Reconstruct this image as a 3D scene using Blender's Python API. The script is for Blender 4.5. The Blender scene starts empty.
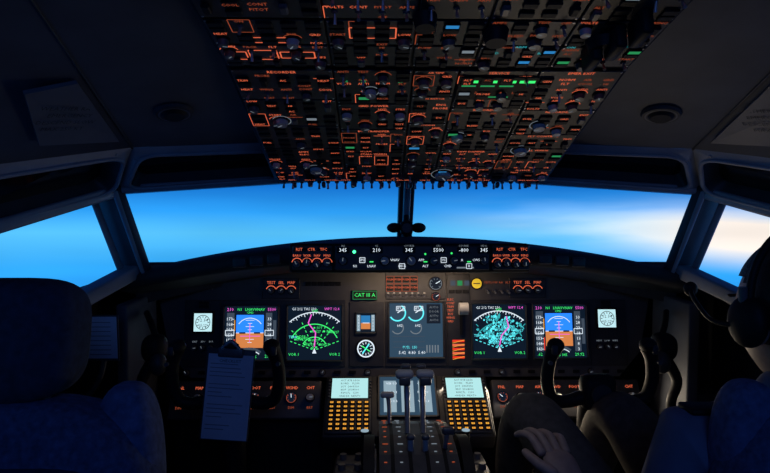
import bpy, bmesh, math, random
from mathutils import Vector, Matrix
R = random.Random(7)
scene = bpy.context.scene
scene.view_settings.view_transform = 'Standard'

# ------------------------------------------------------------------ materials
MATS = {}
def mat(name, col, rough=0.55, metal=0.0, em=None, es=1.0, var=0.0, scale=30, bump=0.0, spec=0.5):
    m = bpy.data.materials.new(name); m.use_nodes = True
    nt = m.node_tree; b = nt.nodes['Principled BSDF']
    b.inputs['Base Color'].default_value = (*col, 1)
    b.inputs['Roughness'].default_value = rough
    b.inputs['Metallic'].default_value = metal
    b.inputs['Specular IOR Level'].default_value = spec
    if em:
        b.inputs['Emission Color'].default_value = (*em, 1)
        b.inputs['Emission Strength'].default_value = es
    if var or bump:
        tc = nt.nodes.new('ShaderNodeTexCoord'); n = nt.nodes.new('ShaderNodeTexNoise')
        n.inputs['Scale'].default_value = scale; n.inputs['Detail'].default_value = 4
        nt.links.new(tc.outputs['Object'], n.inputs['Vector'])
        if var:
            r = nt.nodes.new('ShaderNodeValToRGB')
            r.color_ramp.elements[0].position = .3; r.color_ramp.elements[1].position = .7
            r.color_ramp.elements[0].color = (*[c*(1-var) for c in col], 1)
            r.color_ramp.elements[1].color = (*[min(1, c*(1+var)) for c in col], 1)
            nt.links.new(n.outputs['Fac'], r.inputs['Fac']); nt.links.new(r.outputs['Color'], b.inputs['Base Color'])
        if bump:
            bp = nt.nodes.new('ShaderNodeBump'); bp.inputs['Strength'].default_value = bump; bp.inputs['Distance'].default_value = .002
            nt.links.new(n.outputs['Fac'], bp.inputs['Height']); nt.links.new(bp.outputs['Normal'], b.inputs['Normal'])
    MATS[name] = m
def em(name, col, s=1.0): mat(name, (.01, .01, .01), .6, em=col, es=s, spec=0.0)

mat('liner', (.075, .085, .11), .6, var=.15, scale=12, bump=.2)
mat('frame', (.30, .32, .36), .42, var=.12, scale=15)
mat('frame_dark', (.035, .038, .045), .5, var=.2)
mat('plate', (.030, .031, .037), .5, var=.2, scale=40)
mat('plate_hi', (.055, .056, .065), .5, var=.2, scale=40)
mat('panel', (.075, .072, .072), .55, var=.12, scale=20)
mat('black', (.009, .009, .011), .6, var=.2, spec=.25)
mat('blackgloss', (.006, .006, .008), .12)
mat('glare', (.02, .022, .027), .75, var=.2, scale=60, bump=.4)
mat('metal', (.38, .38, .40), .4, metal=.5)
mat('knob', (.085, .085, .095), .4)
mat('knob_lt', (.42, .42, .43), .45)
mat('fabric', (.05, .085, .19), .9, var=.35, scale=120, bump=.6)
mat('fabric2', (.075, .12, .26), .9, var=.3, scale=90, bump=.6)
mat('fabric_dk', (.022, .035, .075), .9, var=.3, scale=90, bump=.6)
mat('floorm', (.03, .03, .035), .9, var=.3, scale=60)
mat('paper', (.62, .66, .78), .8, var=.04)
mat('ink', (.05, .06, .08), .8)
mat('skin', (.42, .29, .23), .5, var=.12, scale=60, bump=.25)
mat('hair', (.015, .012, .010), .6, var=.4, scale=200, bump=.8)
mat('shirt', (.13, .17, .27), .85, var=.1, scale=30)
mat('collar', (.6, .64, .72), .85, var=.05)
mat('khaki', (.075, .066, .058), .9, var=.25, scale=60, bump=.4)
mat('shoe', (.01, .01, .01), .3)
mat('placard', (.13, .14, .165), .5, var=.06)
mat('placard_ink', (.035, .04, .05), .6)
mat('line_ink', (.22, .25, .32), .6)
mat('yellow', (.8, .6, .05), .5, em=(.9, .6, .03), es=.5)
em('orange', (.95, .17, .075), .88)
em('orange_dim', (.9, .17, .07), .34)
em('amber', (1., .42, .05), .85)
em('green', (.05, .9, .18), 1.1)
em('green_dim', (.05, .6, .2), .40)
em('cyan', (.12, .85, .95), 1.15)
em('teal', (.04, .45, .50), .9)
em('white', (.75, .85, .95), 1.05)
em('white_dim', (.5, .6, .7), .32)
em('magenta', (.9, .12, .7), 1.1)
em('red', (.95, .05, .02), .9)
em('sc_black', (.004, .010, .022), 1.)
em('sc_slate', (.028, .065, .11), 1.)
em('sc_sky', (.02, .20, .95), 1.4)
em('sc_ground', (.60, .20, .06), 1.15)
em('sc_grey', (.05, .07, .10), 1.)
em('sc_bright', (.42, .75, .76), 1.1)
em('sc_pale', (.30, .42, .50), .95)
em('sc_blue', (.03, .25, .6), .8)
em('sc_clock', (.50, .78, .84), 1.1)
em('led', (.06, 1., .35), 2.5)

# ------------------------------------------------------------------ mesh builder
_txt = {}
def text_geo(s):
    if s in _txt: return _txt[s]
    c = bpy.data.curves.new('t', 'FONT'); c.body = s; c.size = 1; c.align_x = 'CENTER'; c.align_y = 'CENTER'; c.resolution_u = 1
    o = bpy.data.objects.new('t', c); scene.collection.objects.link(o)
    dg = bpy.context.evaluated_depsgraph_get(); dg.update()
    e = o.evaluated_get(dg); m = e.to_mesh()
    g = ([v.co.copy() for v in m.vertices], [tuple(p.vertices) for p in m.polygons])
    e.to_mesh_clear(); bpy.data.objects.remove(o); bpy.data.curves.remove(c)
    _txt[s] = g; return g

class MB:
    def __init__(s): s.v = []; s.f = []; s.m = []; s.sm = []; s.names = []; s.M = Matrix()
    def mi(s, n):
        if n not in s.names: s.names.append(n)
        return s.names.index(n)
    def add(s, vs, fs, m, smooth=False, X=None):
        b = len(s.v); T = s.M @ X if X is not None else s.M
        s.v += [T @ Vector(v) for v in vs]; i = s.mi(m)
        for f in fs: s.f.append(tuple(b+k for k in f)); s.m.append(i); s.sm.append(smooth)
    def box(s, c, d, m, bev=0, X=None, seg=2):
        T = Matrix.Translation(c)
        if X is not None: T = X @ T
        if bev:
            bm = bmesh.new(); bmesh.ops.create_cube(bm, size=1)
            for v in bm.verts: v.co = Vector((v.co.x*d[0], v.co.y*d[1], v.co.z*d[2]))
            bmesh.ops.bevel(bm, geom=bm.edges[:], offset=min(bev, min(d)*.49), segments=seg, profile=.5, affect='EDGES')
            bm.verts.index_update()
            s.add([v.co.copy() for v in bm.verts], [tuple(v.index for v in f.verts) for f in bm.faces], m, seg > 1, T); bm.free()
        else:
            x, y, z = [k/2 for k in d]
            s.add([(-x,-y,-z),(x,-y,-z),(x,y,-z),(-x,y,-z),(-x,-y,z),(x,-y,z),(x,y,z),(-x,y,z)],
                  [(0,3,2,1),(4,5,6,7),(0,1,5,4),(1,2,6,5),(2,3,7,6),(3,0,4,7)], m, False, T)
    def cyl(s, c, r1, r2, h, m, seg=14, X=None, smooth=True):
        T = Matrix.Translation(c)
        if X is not None: T = T @ X
        vs = []
        for k in range(seg):
            a = 2*math.pi*k/seg; vs += [(r1*math.cos(a), r1*math.sin(a), 0), (r2*math.cos(a), r2*math.sin(a), h)]
        fs = [(2*k, 2*((k+1) % seg), 2*((k+1) % seg)+1, 2*k+1) for k in range(seg)]
        s.add(vs, fs, m, smooth, T)
        s.add(vs, [tuple(2*k+1 for k in range(seg)), tuple(2*k for k in reversed(range(seg)))], m, False, T)
    def poly(s, pts, m): s.add(pts, [tuple(range(len(pts)))], m)
    def rect(s, x0, y0, x1, y1, z, m): s.poly([(x0,y0,z),(x1,y0,z),(x1,y1,z),(x0,y1,z)], m)
    def line(s, x0, y0, x1, y1, w, z, m):
        d = Vector((x1-x0, y1-y0)); L = d.length
        if L < 1e-7: return
        n = Vector((-d.y, d.x))/L*w/2
        s.poly([(x0-n.x,y0-n.y,z),(x1-n.x,y1-n.y,z),(x1+n.x,y1+n.y,z),(x0+n.x,y0+n.y,z)], m)
    def frame(s, x0, y0, x1, y1, w, z, m):
        s.line(x0,y0,x1,y0,w,z,m); s.line(x1,y0,x1,y1,w,z,m); s.line(x1,y1,x0,y1,w,z,m); s.line(x0,y1,x0,y0,w,z,m)
    def arc(s, cx, cy, r, a0, a1, w, z, m, n=20):
        vs = []
        for k in range(n+1):
            a = math.radians(a0+(a1-a0)*k/n)
            vs += [(cx+(r-w/2)*math.cos(a), cy+(r-w/2)*math.sin(a), z), (cx+(r+w/2)*math.cos(a), cy+(r+w/2)*math.sin(a), z)]
        s.add(vs, [(2*k, 2*k+1, 2*k+3, 2*k+2) for k in range(n)], m)
    def disc(s, cx, cy, r, z, m, n=20):
        s.poly([(cx+r*math.cos(2*math.pi*k/n), cy+r*math.sin(2*math.pi*k/n), z) for k in range(n)], m)
    def text(s, t, x, y, size, z, m):
        g = text_geo(t); s.add(g[0], g[1], m, False, Matrix.Translation((x, y, z)) @ Matrix.Scale(size, 4))
    def tube(s, pts, rad, m, seg=10, sub=5, flat=1.0):
        P = [Vector(p) for p in pts]
        if not hasattr(rad, '__len__'): rad = [rad]*len(P)
        Q, RR = [], []
        for i in range(len(P)-1):
            a, b = P[max(i-1, 0)], P[i]; c, d = P[i+1], P[min(i+2, len(P)-1)]
            for k in range(sub):
                t = k/sub
                Q.append(.5*((2*b)+(c-a)*t+(2*a-5*b+4*c-d)*t*t+(3*b-a-3*c+d)*t**3)); RR.append(rad[i]*(1-t)+rad[i+1]*t)
        Q.append(P[-1]); RR.append(rad[-1])
        vs = []; up = None
        for i, q in enumerate(Q):
            d = (Q[min(i+1, len(Q)-1)]-Q[max(i-1, 0)]).normalized()
            if up is None: up = Vector((0, 0, 1)) if abs(d.z) < .9 else Vector((0, 1, 0))
            u = (up-d*up.dot(d)).normalized(); w = d.cross(u); up = u
            for k in range(seg):
                a = 2*math.pi*k/seg; vs.append(q+(u*math.cos(a)*flat+w*math.sin(a))*RR[i])
        n = len(Q)
        fs = [(i*seg+k, i*seg+(k+1) % seg, (i+1)*seg+(k+1) % seg, (i+1)*seg+k) for i in range(n-1) for k in range(seg)]
        s.add(vs, fs, m, True)
        s.add(vs, [tuple(reversed(range(seg))), tuple((n-1)*seg+k for k in range(seg))], m)
    def ball(s, c, r, m, nu=20, nv=14, fn=None, filt=None, X=None):
        vs = []
        for i in range(nv+1):
            th = math.pi*i/nv
            for k in range(nu):
                a = 2*math.pi*k/nu; p = Vector((math.sin(th)*math.cos(a), math.sin(th)*math.sin(a), math.cos(th)))
                vs.append(p)
        fs = []
        for i in range(nv):
            for k in range(nu):
                f = (i*nu+k, (i+1)*nu+k, (i+1)*nu+(k+1) % nu, i*nu+(k+1) % nu)
                if filt and not filt(sum((vs[j] for j in f), Vector())/4): continue
                fs.append(f)
        out = []
        for p in vs:
            q = fn(p) if fn else p
            out.append((c[0]+q[0]*r[0], c[1]+q[1]*r[1], c[2]+q[2]*r[2]))
        s.add(out, fs, m, True, X)
    def beam(s, a, b, w, d, m, side=(1, 0, 0), bev=.006):
        a, b = Vector(a), Vector(b); z = (b-a); L = z.length; z.normalize()
        x = Vector(side); x = (x-z*x.dot(z)).normalized(); y = z.cross(x)
        T = Matrix((x, y, z)).transposed().to_4x4(); T.translation = (a+b)/2
        s.box((0, 0, 0), (w, d, L), m, bev, T)
    def obj(s, name, parent=None, mw=None):
        me = bpy.data.meshes.new(name); me.from_pydata([tuple(v) for v in s.v], [], s.f)
        for n in s.names: me.materials.append(MATS[n])
        me.polygons.foreach_set('material_index', s.m); me.polygons.foreach_set('use_smooth', s.sm); me.update()
        o = bpy.data.objects.new(name, me); scene.collection.objects.link(o)
        if parent: o.parent = parent
        if mw is not None: o.matrix_local = mw
        return o
def empty(name, mw=None):
    o = bpy.data.objects.new(name, None); scene.collection.objects.link(o); o.empty_display_size = .1
    if mw is not None: o.matrix_world = mw
    return o
def frameM(o, ydir):
    y = Vector(ydir).normalized(); x = Vector((1, 0, 0)); z = x.cross(y)
    M = Matrix((x, y, z)).transposed().to_4x4(); M.translation = Vector(o); return M
def mir(p, s): return (p[0]*s, p[1], p[2])

# ------------------------------------------------------------------ cabin shell
A = [(0,1.62,1.44),(.30,1.57,1.412),(.755,1.446,1.369),(.93,1.10,1.24),(1.0,.6,1.2),(1.02,.2,1.2),(1.02,-1.0,1.2)]
B = [(0,1.50,1.50),(.32,1.42,1.49),(.648,1.292,1.454),(.86,.98,1.36),(.93,.6,1.36),(.94,.2,1.36),(.94,-1.0,1.36)]
C = [(0,.75,1.64),(.37,.75,1.605),(.56,.74,1.59),(.74,.68,1.54),(.82,.5,1.50),(.84,.2,1.5),(.84,-1.0,1.5)]
D = [(0,-1.0,1.75),(.37,-1.0,1.73),(.56,-1.0,1.70),(.74,-1.0,1.60),(.80,-1.0,1.55),(.82,-1.,1.53),(.84,-1.0,1.5)]
S = [(0,1.92,1.15),(.729,1.52,1.165),(.86,1.15,1.03),(.97,.75,1.0),(1.02,.3,1.0),(1.02,-1.0,1.0)]
T = [(.95,1.93,1.10),(.93,1.52,1.10),(.93,1.15,1.02),(1.0,.75,.99),(1.03,.3,1.0),(1.03,-1.0,1.0)]
F = [(.95,1.93,0),(.93,1.52,0),(.93,1.15,0),(1.0,.75,0),(1.03,.3,0),(1.03,-1.0,0)]

mb = MB()
def strip(m, P, Q, mt, smooth=True):
    for sg in (1, -1):
        vs = [mir(p, sg) for p in P]+[mir(q, sg) for q in Q]; n = len(P)
        m.add(vs, [(i, i+1, n+i+1, n+i) for i in range(n-1)], mt, smooth)
strip(mb, B, C, 'liner'); strip(mb, C, D, 'liner')
strip(mb, A[4:], B[4:], 'liner'); strip(mb, A[:2], B[:2], 'liner')
ceil = mb.obj('ceiling')
mb = MB()
def onceil(px, py):
    a, b, c = Vector(B[1]), Vector(B[2]), Vector(C[1]); d = Vector(C[2])
    p = (a*(1-px)+b*px)*(1-py)+(c*(1-px)+d*px)*py
    u = ((b-a)*(1-py)+(d-c)*py).normalized(); w = ((c-a)*(1-px)+(d-b)*px).normalized()
    n = u.cross(w).normalized()
    if n.z > 0: n = -n
    return p, u, w, n
for sg in (1, -1):
    p, u, w, n = onceil(.60, .30)
    M = Matrix((u, n.cross(u), n)).transposed().to_4x4(); M.translation = p
    if sg == -1: M = Matrix.Scale(-1, 4, (1, 0, 0)) @ M
    mb.M = M
    mb.cyl((0,0,.0), .040, .036, .006, 'frame_dark', 28)
    mb.cyl((0,0,.006), .026, .020, .006, 'black', 24)
    mb.arc(0, 0, .030, 0, 360, .003, .0065, 'placard', 28)
    mb.M = Matrix()
    a, b = Vector(B[2]), Vector(C[2]); mb.tube([mir(a*(1-t)+b*t-Vector((0,0,.002)), sg) for t in (0,.5,1)], .0025, 'frame_dark', 6)
mb.obj('air_vents', ceil)
mb = MB()
for sg in (1, -1):
    a = Vector((.64,1.30,1.455)); b = Vector((.86,.98,1.36)); d = Vector((.74,.68,1.54)); c = Vector((.56,.74,1.59))
    def S4(s, t): return (a*(1-s)+b*s)*(1-t)+(c*(1-s)+d*s)*t
    def nn(): 
        n = (S4(.5,0)-S4(0,0)).cross(S4(0,.5)-S4(0,0)).normalized()
        return n if n.z < 0 else -n
    n = nn()*.008
    q = [S4(.08,.10)+n, S4(.50,.14)+n, S4(.40,.50)+n, S4(.08,.54)+n]
    vs = [mir(v, sg) for v in q]+[mir(v-n, sg) for v in q]
    mb.add(vs, [(0,1,2,3),(0,1,5,4),(1,2,6,5),(2,3,7,6),(3,0,4,7)], 'placard')
    u = (q[1]-q[0]).normalized()
    x = Vector((u.x*sg, u.y, u.z)) * (1 if sg == 1 else -1)
    nm = Vector((n.x*sg, n.y, n.z)).normalized(); y = nm.cross(x).normalized()
    ctr = sum((Vector(mir(v, sg)) for v in q), Vector())/4+nm*.001
    M = Matrix((x, y, nm)).transposed().to_4x4(); M.translation = ctr; mb.M = M
    for i, t in enumerate(['WEATHER RADAR', 'EMERGENCY', 'DESCEND SLOW', 'MAX 250 KT']):
        mb.text(t, 0, .030-.020*i, .015, 0, 'placard_ink')
    mb.M = Matrix()
mb.obj('ceiling_placards', ceil)

for nm, sg in (('wall_left', -1), ('wall_right', 1)):
    mb = MB()
    vs = [mir(p, sg) for p in T]+[mir(p, sg) for p in F]; n = len(T)
    mb.add(vs, [(i, i+1, n+i+1, n+i) for i in range(n-1)], 'liner', False)
    vs = [mir(p, sg) for p in A[5:]]+[mir(S[4], sg), mir(S[5], sg)]
    mb.add(vs, [(0, 1, 3, 2)], 'liner')
    mb.obj(nm)
for nm, sg in (('trim_2', -1), ('trim_3', 1)):
    mb = MB()
    vs = [mir(p, sg) for p in S[1:]]+[mir(p, sg) for p in T[1:]]; n = len(S)-1
    mb.add(vs, [(i, i+1, n+i+1, n+i) for i in range(n-1)], 'liner', False)
    mb.add([(0,1.93,1.13), mir((0.729,1.53,1.13), sg), mir(T[1], sg), mir(T[0], sg)], [(0,1,2,3)], 'frame_dark')
    for i in range(1, 4):
        mb.beam(mir(S[i], sg), mir(S[i+1], sg), .035, .05, 'frame', (0, 0, 1))
    mb.obj(nm)
for nm, sg in (('side_console', -1), ('side_console', 1)):
    mb = MB()
    mb.box((sg*.885, 1.12, .39), (.075, 1.05, .74), 'frame_dark', .02)
    mb.box((sg*.885, 1.12, .77), (.08, 1.06, .02), 'plate_hi', .006)
    mb.beam(mir((.750,1.56,1.08), sg), mir((.760,1.63,.10), sg), .03, .20, 'liner', (1, 0, 0))
    mb.box((sg*.835, 1.56, .42), (.16, .08, .80), 'frame_dark', .02)
    for k in range(4): mb.cyl((sg*.885, .85+.10*k, .78), .014, .012, .014, 'knob', 14)
    mb.obj(nm)
mb = MB(); mb.box((0, 1.94, .56), (1.92, .02, 1.12), 'black'); mb.obj('wall_front')
mb = MB(); mb.box((0, -1.0, .88), (2.04, .02, 1.76), 'liner')
mb.box((0, -.985, .8), (.62, .02, 1.55), 'frame_dark', .01); mb.cyl((.24, -.97, .8), .02, .02, .03, 'metal', X=Matrix.Rotation(-math.pi/2, 4, 'X'))
mb.obj('wall_back')
mb = MB(); mb.box((0, .47, -.01), (2.1, 2.96, .02), 'floorm'); mb.obj('floor')

def eyebrow(mb, q, sg, inset, mt='frame'):
    q = [Vector(mir(p, sg)) for p in q]
    c = sum(q, Vector())/4
    n = (q[1]-q[0]).cross(q[3]-q[0]).normalized()
    if n.dot(Vector((-.07, 0, 1.2))-c) < 0: n = -n
    outer, inner, lip = [], [], []
    for i in range(4):
        p = q[i]; e1 = (q[i-1]-p); e2 = (q[(i+1) % 4]-p); e1.normalize(); e2.normalize()
        ci = p+e1*inset+e2*inset; r = .045
        for k in range(7):
            t = k/6; a = ci+e1*r; b = ci+e2*r
            inner.append(a*(1-t)**2+ci*2*t*(1-t)+b*t*t); outer.append(p)
    N = len(inner); h = n*.012
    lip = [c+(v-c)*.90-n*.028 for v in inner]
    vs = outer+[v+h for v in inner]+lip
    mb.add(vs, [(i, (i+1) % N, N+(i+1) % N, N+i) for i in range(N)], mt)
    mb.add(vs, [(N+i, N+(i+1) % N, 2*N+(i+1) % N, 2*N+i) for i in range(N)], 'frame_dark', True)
    mb.add(lip, [tuple(range(N))], 'blackgloss')
    L = [v+h for v in inner]; mb.tube(L+[L[0]], .005, mt, 6, 1)
    for i in range(0, N, 7):
        mb.ball(outer[i]*.35+inner[i]*.65+h*.4, (.005,)*3, 'metal', 8, 6)
k = 1
for sg in (-1, 1):
    mb = MB()
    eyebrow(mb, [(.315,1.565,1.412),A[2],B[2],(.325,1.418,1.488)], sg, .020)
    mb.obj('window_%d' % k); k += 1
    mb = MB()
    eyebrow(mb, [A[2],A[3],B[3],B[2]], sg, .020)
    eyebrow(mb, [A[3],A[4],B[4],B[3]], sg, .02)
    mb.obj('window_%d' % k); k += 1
    mb = MB()
    mb.beam(mir(A[1], sg), mir(A[2], sg), .022, .045, 'frame', (0, 0, 1))
    mb.beam(mir(A[0], sg), mir(A[1], sg), .022, .045, 'frame', (0, 0, 1))
    mb.beam(mir((0,1.90,1.155), sg), mir((.729,1.52,1.165), sg), .03, .05, 'frame_dark', (0, 0, 1))
    mb.beam(mir((.725,1.52,1.13), sg), mir((.775,1.435,1.38), sg), .078, .03, 'frame_dark', (1, .35*sg, 0))
    mb.beam(mir((.696,1.505,1.13), sg), mir((.744,1.42,1.37), sg), .010, .03, 'frame', (1, .35*sg, 0))
    mb.beam(mir((.752,1.49,1.13), sg), mir((.802,1.405,1.365), sg), .008, .02, 'frame', (1, .35*sg, 0))
    mb.obj('window_%d' % k); k += 1
    mb = MB()
    mb.beam(mir(A[2], sg), mir(A[3], sg), .03, .05, 'frame', (0, 0, 1))
    mb.beam(mir(A[3], sg), mir(A[4], sg), .03, .05, 'frame', (0, 0, 1))
    mb.beam(mir(A[4], sg), mir(A[5], sg), .03, .05, 'frame', (0, 0, 1))
    mb.beam(mir((.96,.80,.99), sg), mir((.975,.80,1.23), sg), .05, .03, 'frame', (0, 1, 0))
    mb.obj('window_%d' % k); k += 1
mb = MB()
mb.beam((0,1.90,1.12), (0,1.60,1.45), .046, .05, 'frame_dark')
mb.beam((0,1.85,1.12), (0,1.56,1.44), .020, .03, 'frame')
mb.obj('trim_1')

mb = MB()
mb.box((0,1.66,1.275), (.036,.05,.040), 'black', .008)
mb.cyl((0,1.635,1.275), .014, .014, .004, 'frame_dark', 16, Matrix.Rotation(math.pi/2, 4, 'X'))
for sg in (1, -1):
    mb.ball((sg*.036,1.66,1.276), (.022,.022,.015), 'black')
mb.tube([(0,1.66,1.29),(0,1.665,1.33),(0,1.69,1.36)], [.010,.008,.012], 'black')
mb.tube([(-.012,1.66,1.262),(0,1.665,1.252),(.012,1.66,1.262)], .004, 'black')
mb.obj('magnetic_compass')

# ------------------------------------------------------------------ glareshield
mb = MB()
N = 44; secs = []
for i in range(N+1):
    X = -.76+1.52*i/N; t = abs(X)/.76
    zt = 1.232-.085*t**2.2; yf = 1.50-.02*t**2; lip = .05-.01*t
    zb = zt+.012*(1-t)+.004; yb = 1.86-.30*t**1.5
    secs.append([(X,1.66,zt-.075),(X,yf+.02,zt-lip-.004),(X,yf+.002,zt-lip),(X,yf-.006,zt-lip*.6),(X,yf-.004,zt-.010),(X,yf+.012,zt),(X,yf+.10,zt+.006),(X,(yb+yf)/2+.05,zb+.003),(X,yb,zb-.012),(X,yb+.02,zt-.09)])
m = len(secs[0]); vs = [p for s_ in secs for p in s_]
mb.add(vs, [(i*m+j, i*m+j+1, (i+1)*m+j+1, (i+1)*m+j) for i in range(N) for j in range(m-1)], 'glare', True)
mb.obj('glareshield')

# ------------------------------------------------------------------ control helpers
def toggle(mb, x, y, z, tilt=1, s=1.0, mt='metal'):
    mb.cyl((x, y, z), .0045*s, .0040*s, .003*s, 'knob', 8)
    Rm = Matrix.Rotation(math.radians(-24*tilt), 4, 'X')
    mb.cyl((x, y, z+.002), .0014*s, .0026*s, .014*s, mt, 7, Rm)
def knob(mb, x, y, z, r=.009, h=.012, mt='knob', a=None, top='white_dim'):
    mb.cyl((x, y, z), r*1.25, r*1.2, h*.25, 'black', 16)
    mb.cyl((x, y, z+h*.25), r, r*.86, h*.75, mt, 16)
    a = R.uniform(0, 6.28) if a is None else a
    c, s_ = math.cos(a), math.sin(a)
    mb.line(x-c*r*.1, y-s_*r*.1, x+c*r*.8, y+s_*r*.8, r*.16, z+h+.0003, top)
def annun(mb, x, y, z, w=.016, h=.009, lit=None, lab=None, lm='orange'):
    mb.box((x, y, z+.002), (w, h, .004), 'black', .001, seg=1)
    if lit: mb.rect(x-w*.42, y-h*.36, x+w*.42, y+h*.36, z+.0044, lit)
    if lab: mb.text(lab, x, y, h*.7, z+.0048, lm)
def dial(mb, x, y, z, r, mt='white_dim', face='sc_black', n=8):
    mb.cyl((x, y, z), r*1.15, r*1.1, .004, 'black', 22)
    mb.disc(x, y, r, z+.0045, face); mb.arc(x, y, r*.92, -220, 40, r*.10, z+.005, mt)
    for k in range(n):
        a = math.radians(-40+260*k/(n-1)); mb.line(x+.62*r*math.cos(a), y+.62*r*math.sin(a), x+.85*r*math.cos(a), y+.85*r*math.sin(a), r*.09, z+.005, mt)
    a = R.uniform(.3, 2.6); mb.line(x, y, x+.75*r*math.cos(a), y+.75*r*math.sin(a), r*.12, z+.0055, 'white')

# ------------------------------------------------------------------ overhead panel
W1 = 'ON OFF AUTO ARM GEN APU BAT FUEL PUMP TEST HEAT ANTI HYD ELEC LOW HI BUS BLEED ALT STBY NORM ENG WING PACK TRIM COOL AIR FLT CABIN DC AC VOLTS AMPS EXIT PITOT SEAT PROBE START GRD CONT'.split()
W2 = ['FUEL CROSSFEED','HYD PUMPS','BUS TRANSFER','AIR TEMP','CABIN ALT','FLT CONTROL','YAW DAMPER','WINDOW HEAT','PROBE HEAT','ENG ANTI ICE','WING ANTI ICE','DC POWER','AC METERING','STANDBY POWER','GRD POWER','GENERATORS','BLEED AIR','ISOLATION','PRESSURE','EMER EXIT','EQUIP COOL','FASTEN BELTS','NAVIGATION','DISPLAYS','STALL WARN','RECORDER','OXYGEN','SERVICE']
def subpanel(mb, x0, y0, x1, y1, lit=.75, seed=0):
    r = random.Random(seed); w, h = x1-x0, y1-y0; g = .0015
    mb.box(((x0+x1)/2, (y0+y1)/2, .002), (w-2*g, h-2*g, .004), r.choice(['plate', 'plate', 'plate_hi']), .0012, seg=1)
    for sx in (x0+.005, x1-.005):
        for sy in (y0+.005, y1-.005): mb.cyl((sx, sy, .004), .002, .002, .0008, 'metal', 6)
    z = .0044
    if h > .03 and r.random() < .8*lit:
        mb.text(r.choice(W2), (x0+x1)/2, y1-.008, min(.010, w/12), z, 'orange'); y1 -= .015
    nx = max(1, round(w/.034)); ny = max(1, round((y1-y0)/.042)); cw, ch = w/nx, (y1-y0)/ny
    for j in range(ny):
        rowtype = r.random()
        for i in range(nx):
            cx, cy = x0+cw*(i+.5), y0+ch*(j+.5)
            t = r.random()*.45+rowtype*.55
            lm = 'orange' if r.random() < lit*.9 else 'orange_dim'
            both = r.random() < .6*lit
            if t < .38:
                toggle(mb, cx, cy, .004, r.choice((-1, 1)), 1.1)
                mb.text(r.choice(W1), cx, cy+ch*.34, .0088, z, lm)
                if both: mb.text(r.choice(W1), cx, cy-ch*.34, .0078, z, lm)
            elif t < .50:
                knob(mb, cx, cy-.002, .004, r.uniform(.008, .011), mt=r.choice(['knob', 'knob', 'knob', 'knob_lt']))
                mb.text(r.choice(W1), cx, cy+ch*.38, .0086, z, lm)
                if both: mb.arc(cx, cy-.002, .0155, 20, 160, .0012, z, lm, 8)
            elif t < .80:
                lc = r.random()
                annun(mb, cx, cy+ch*.20, .004, cw*.66, .012, lit=('white_dim' if lc < .04 else 'sc_blue' if lc < .07 else 'green_dim' if lc < .10 else None), lab=r.choice(W1) if both and lc > .1 else None, lm=lm)
                annun(mb, cx, cy-ch*.20, .004, cw*.66, .012, lab=r.choice(W1) if r.random() < .3*lit else None, lm=lm)
            elif t < .90:
                mb.box((cx, cy, .007), (.012, .020, .008), r.choice(['black', 'knob']), .002, seg=1)
                mb.text(r.choice(W1), cx, cy+ch*.40, .0086, z, lm)
            else:
                mb.text(r.choice(W1), cx, cy+.007, .0098, z, lm); mb.text(r.choice(W1), cx, cy-.006, .0098, z, lm)
            if r.random() < .22*lit:
                s_ = r.random()
                if s_ < .35: mb.frame(cx-cw*.45, cy-ch*.47, cx+cw*.45, cy+ch*.47, .0012, z, lm)
                elif s_ < .7: mb.line(cx-cw*.5, cy+ch*.22, cx+cw*.5, cy+ch*.22, .0013, z, lm); mb.line(cx, cy+ch*.22, cx, cy-ch*.1, .0013, z, lm)
                else: mb.line(cx-cw*.46, cy-ch*.4, cx-cw*.46, cy+ch*.4, .0013, z, lm); mb.line(cx-cw*.46, cy+ch*.4, cx-cw*.2, cy+ch*.4, .0013, z, lm)

oh = empty('overhead_switch_panel')
M1 = frameM((0, 1.45, 1.39), (0, -.49, .153)); L1 = .5133
M2 = frameM((0, .96, 1.543), (0, -.30, .050)); L2 = .305
kq = L1/.377
mb = MB()
mb.M = M1; mb.box((0, L1/2, -.020), (.70, L1, .040), 'black', .006)
mb.M = M2; mb.box((0, L2/2, -.020), (.70, L2+.02, .040), 'black', .006)
mb.M = Matrix(); mb.obj('housing', oh)
mb = MB(); mb.M = M1
cols = [-.343, -.165, -.025, .055, .195, .343]
rows = [[.02,.075,.150,.225,.300,.372],[.02,.085,.135,.215,.290,.372],[.02,.085,.165,.235,.310,.372],[.02,.08,.145,.215,.280,.340,.372],[.02,.07,.150,.200,.275,.372]]
sd = 100
for c in range(5):
    rr = [v*kq for v in rows[c]]; rr[0] = .030
    for j in range(len(rr)-1):
        sd += 1; subpanel(mb, cols[c], rr[j], cols[c+1], rr[j+1], [.95, .9, .75, .9, .55][(c+2*j) % 5], sd)
for i in range(30):
    x = -.325+i*.65/29
    if i % 5 == 3: knob(mb, x, .012, .002, .007, .014)
    else: toggle(mb, x, .010, .002, R.choice((-1, -.4, .6)), 1.25)
    if R.random() < .7: mb.text(R.choice(W1), x, .026, .0090, .0048, 'orange')
for i in range(9):
    x = -.30+i*.075; mb.box((x, -.002, .006), (.010, .020, .012), 'knob', .003)
for (x, y, r_) in ((-.235, .095, .015), (.075, .065, .020), (.083, .265, .013), (-.10, .44, .011), (.235, .200, .015), (.245, .315, .013), (-.28, .33, .013)):
    knob(mb, x, y, .004, r_, .012, 'knob_lt'); mb.arc(x, y, r_*1.4, 0, 360, .0016, .0048, 'white_dim')
mb.box((.128, .452, .0052), (.142, .075, .003), 'black', .001, seg=1)
for i in range(4): mb.rect(.064+i*.034, .472, .092+i*.034, .480, .0072, 'green')
for i in range(3): mb.rect(.064+i*.034, .460, .090+i*.034, .465, .0072, 'green_dim')
for i in range(6): mb.text(['1', '2', '3', '4', 'L', 'R'][i], .070+i*.023, .440, .010, .0072, 'orange_dim')
mb.rect(.100, .424, .156, .428, .0072, 'green_dim')
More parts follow.
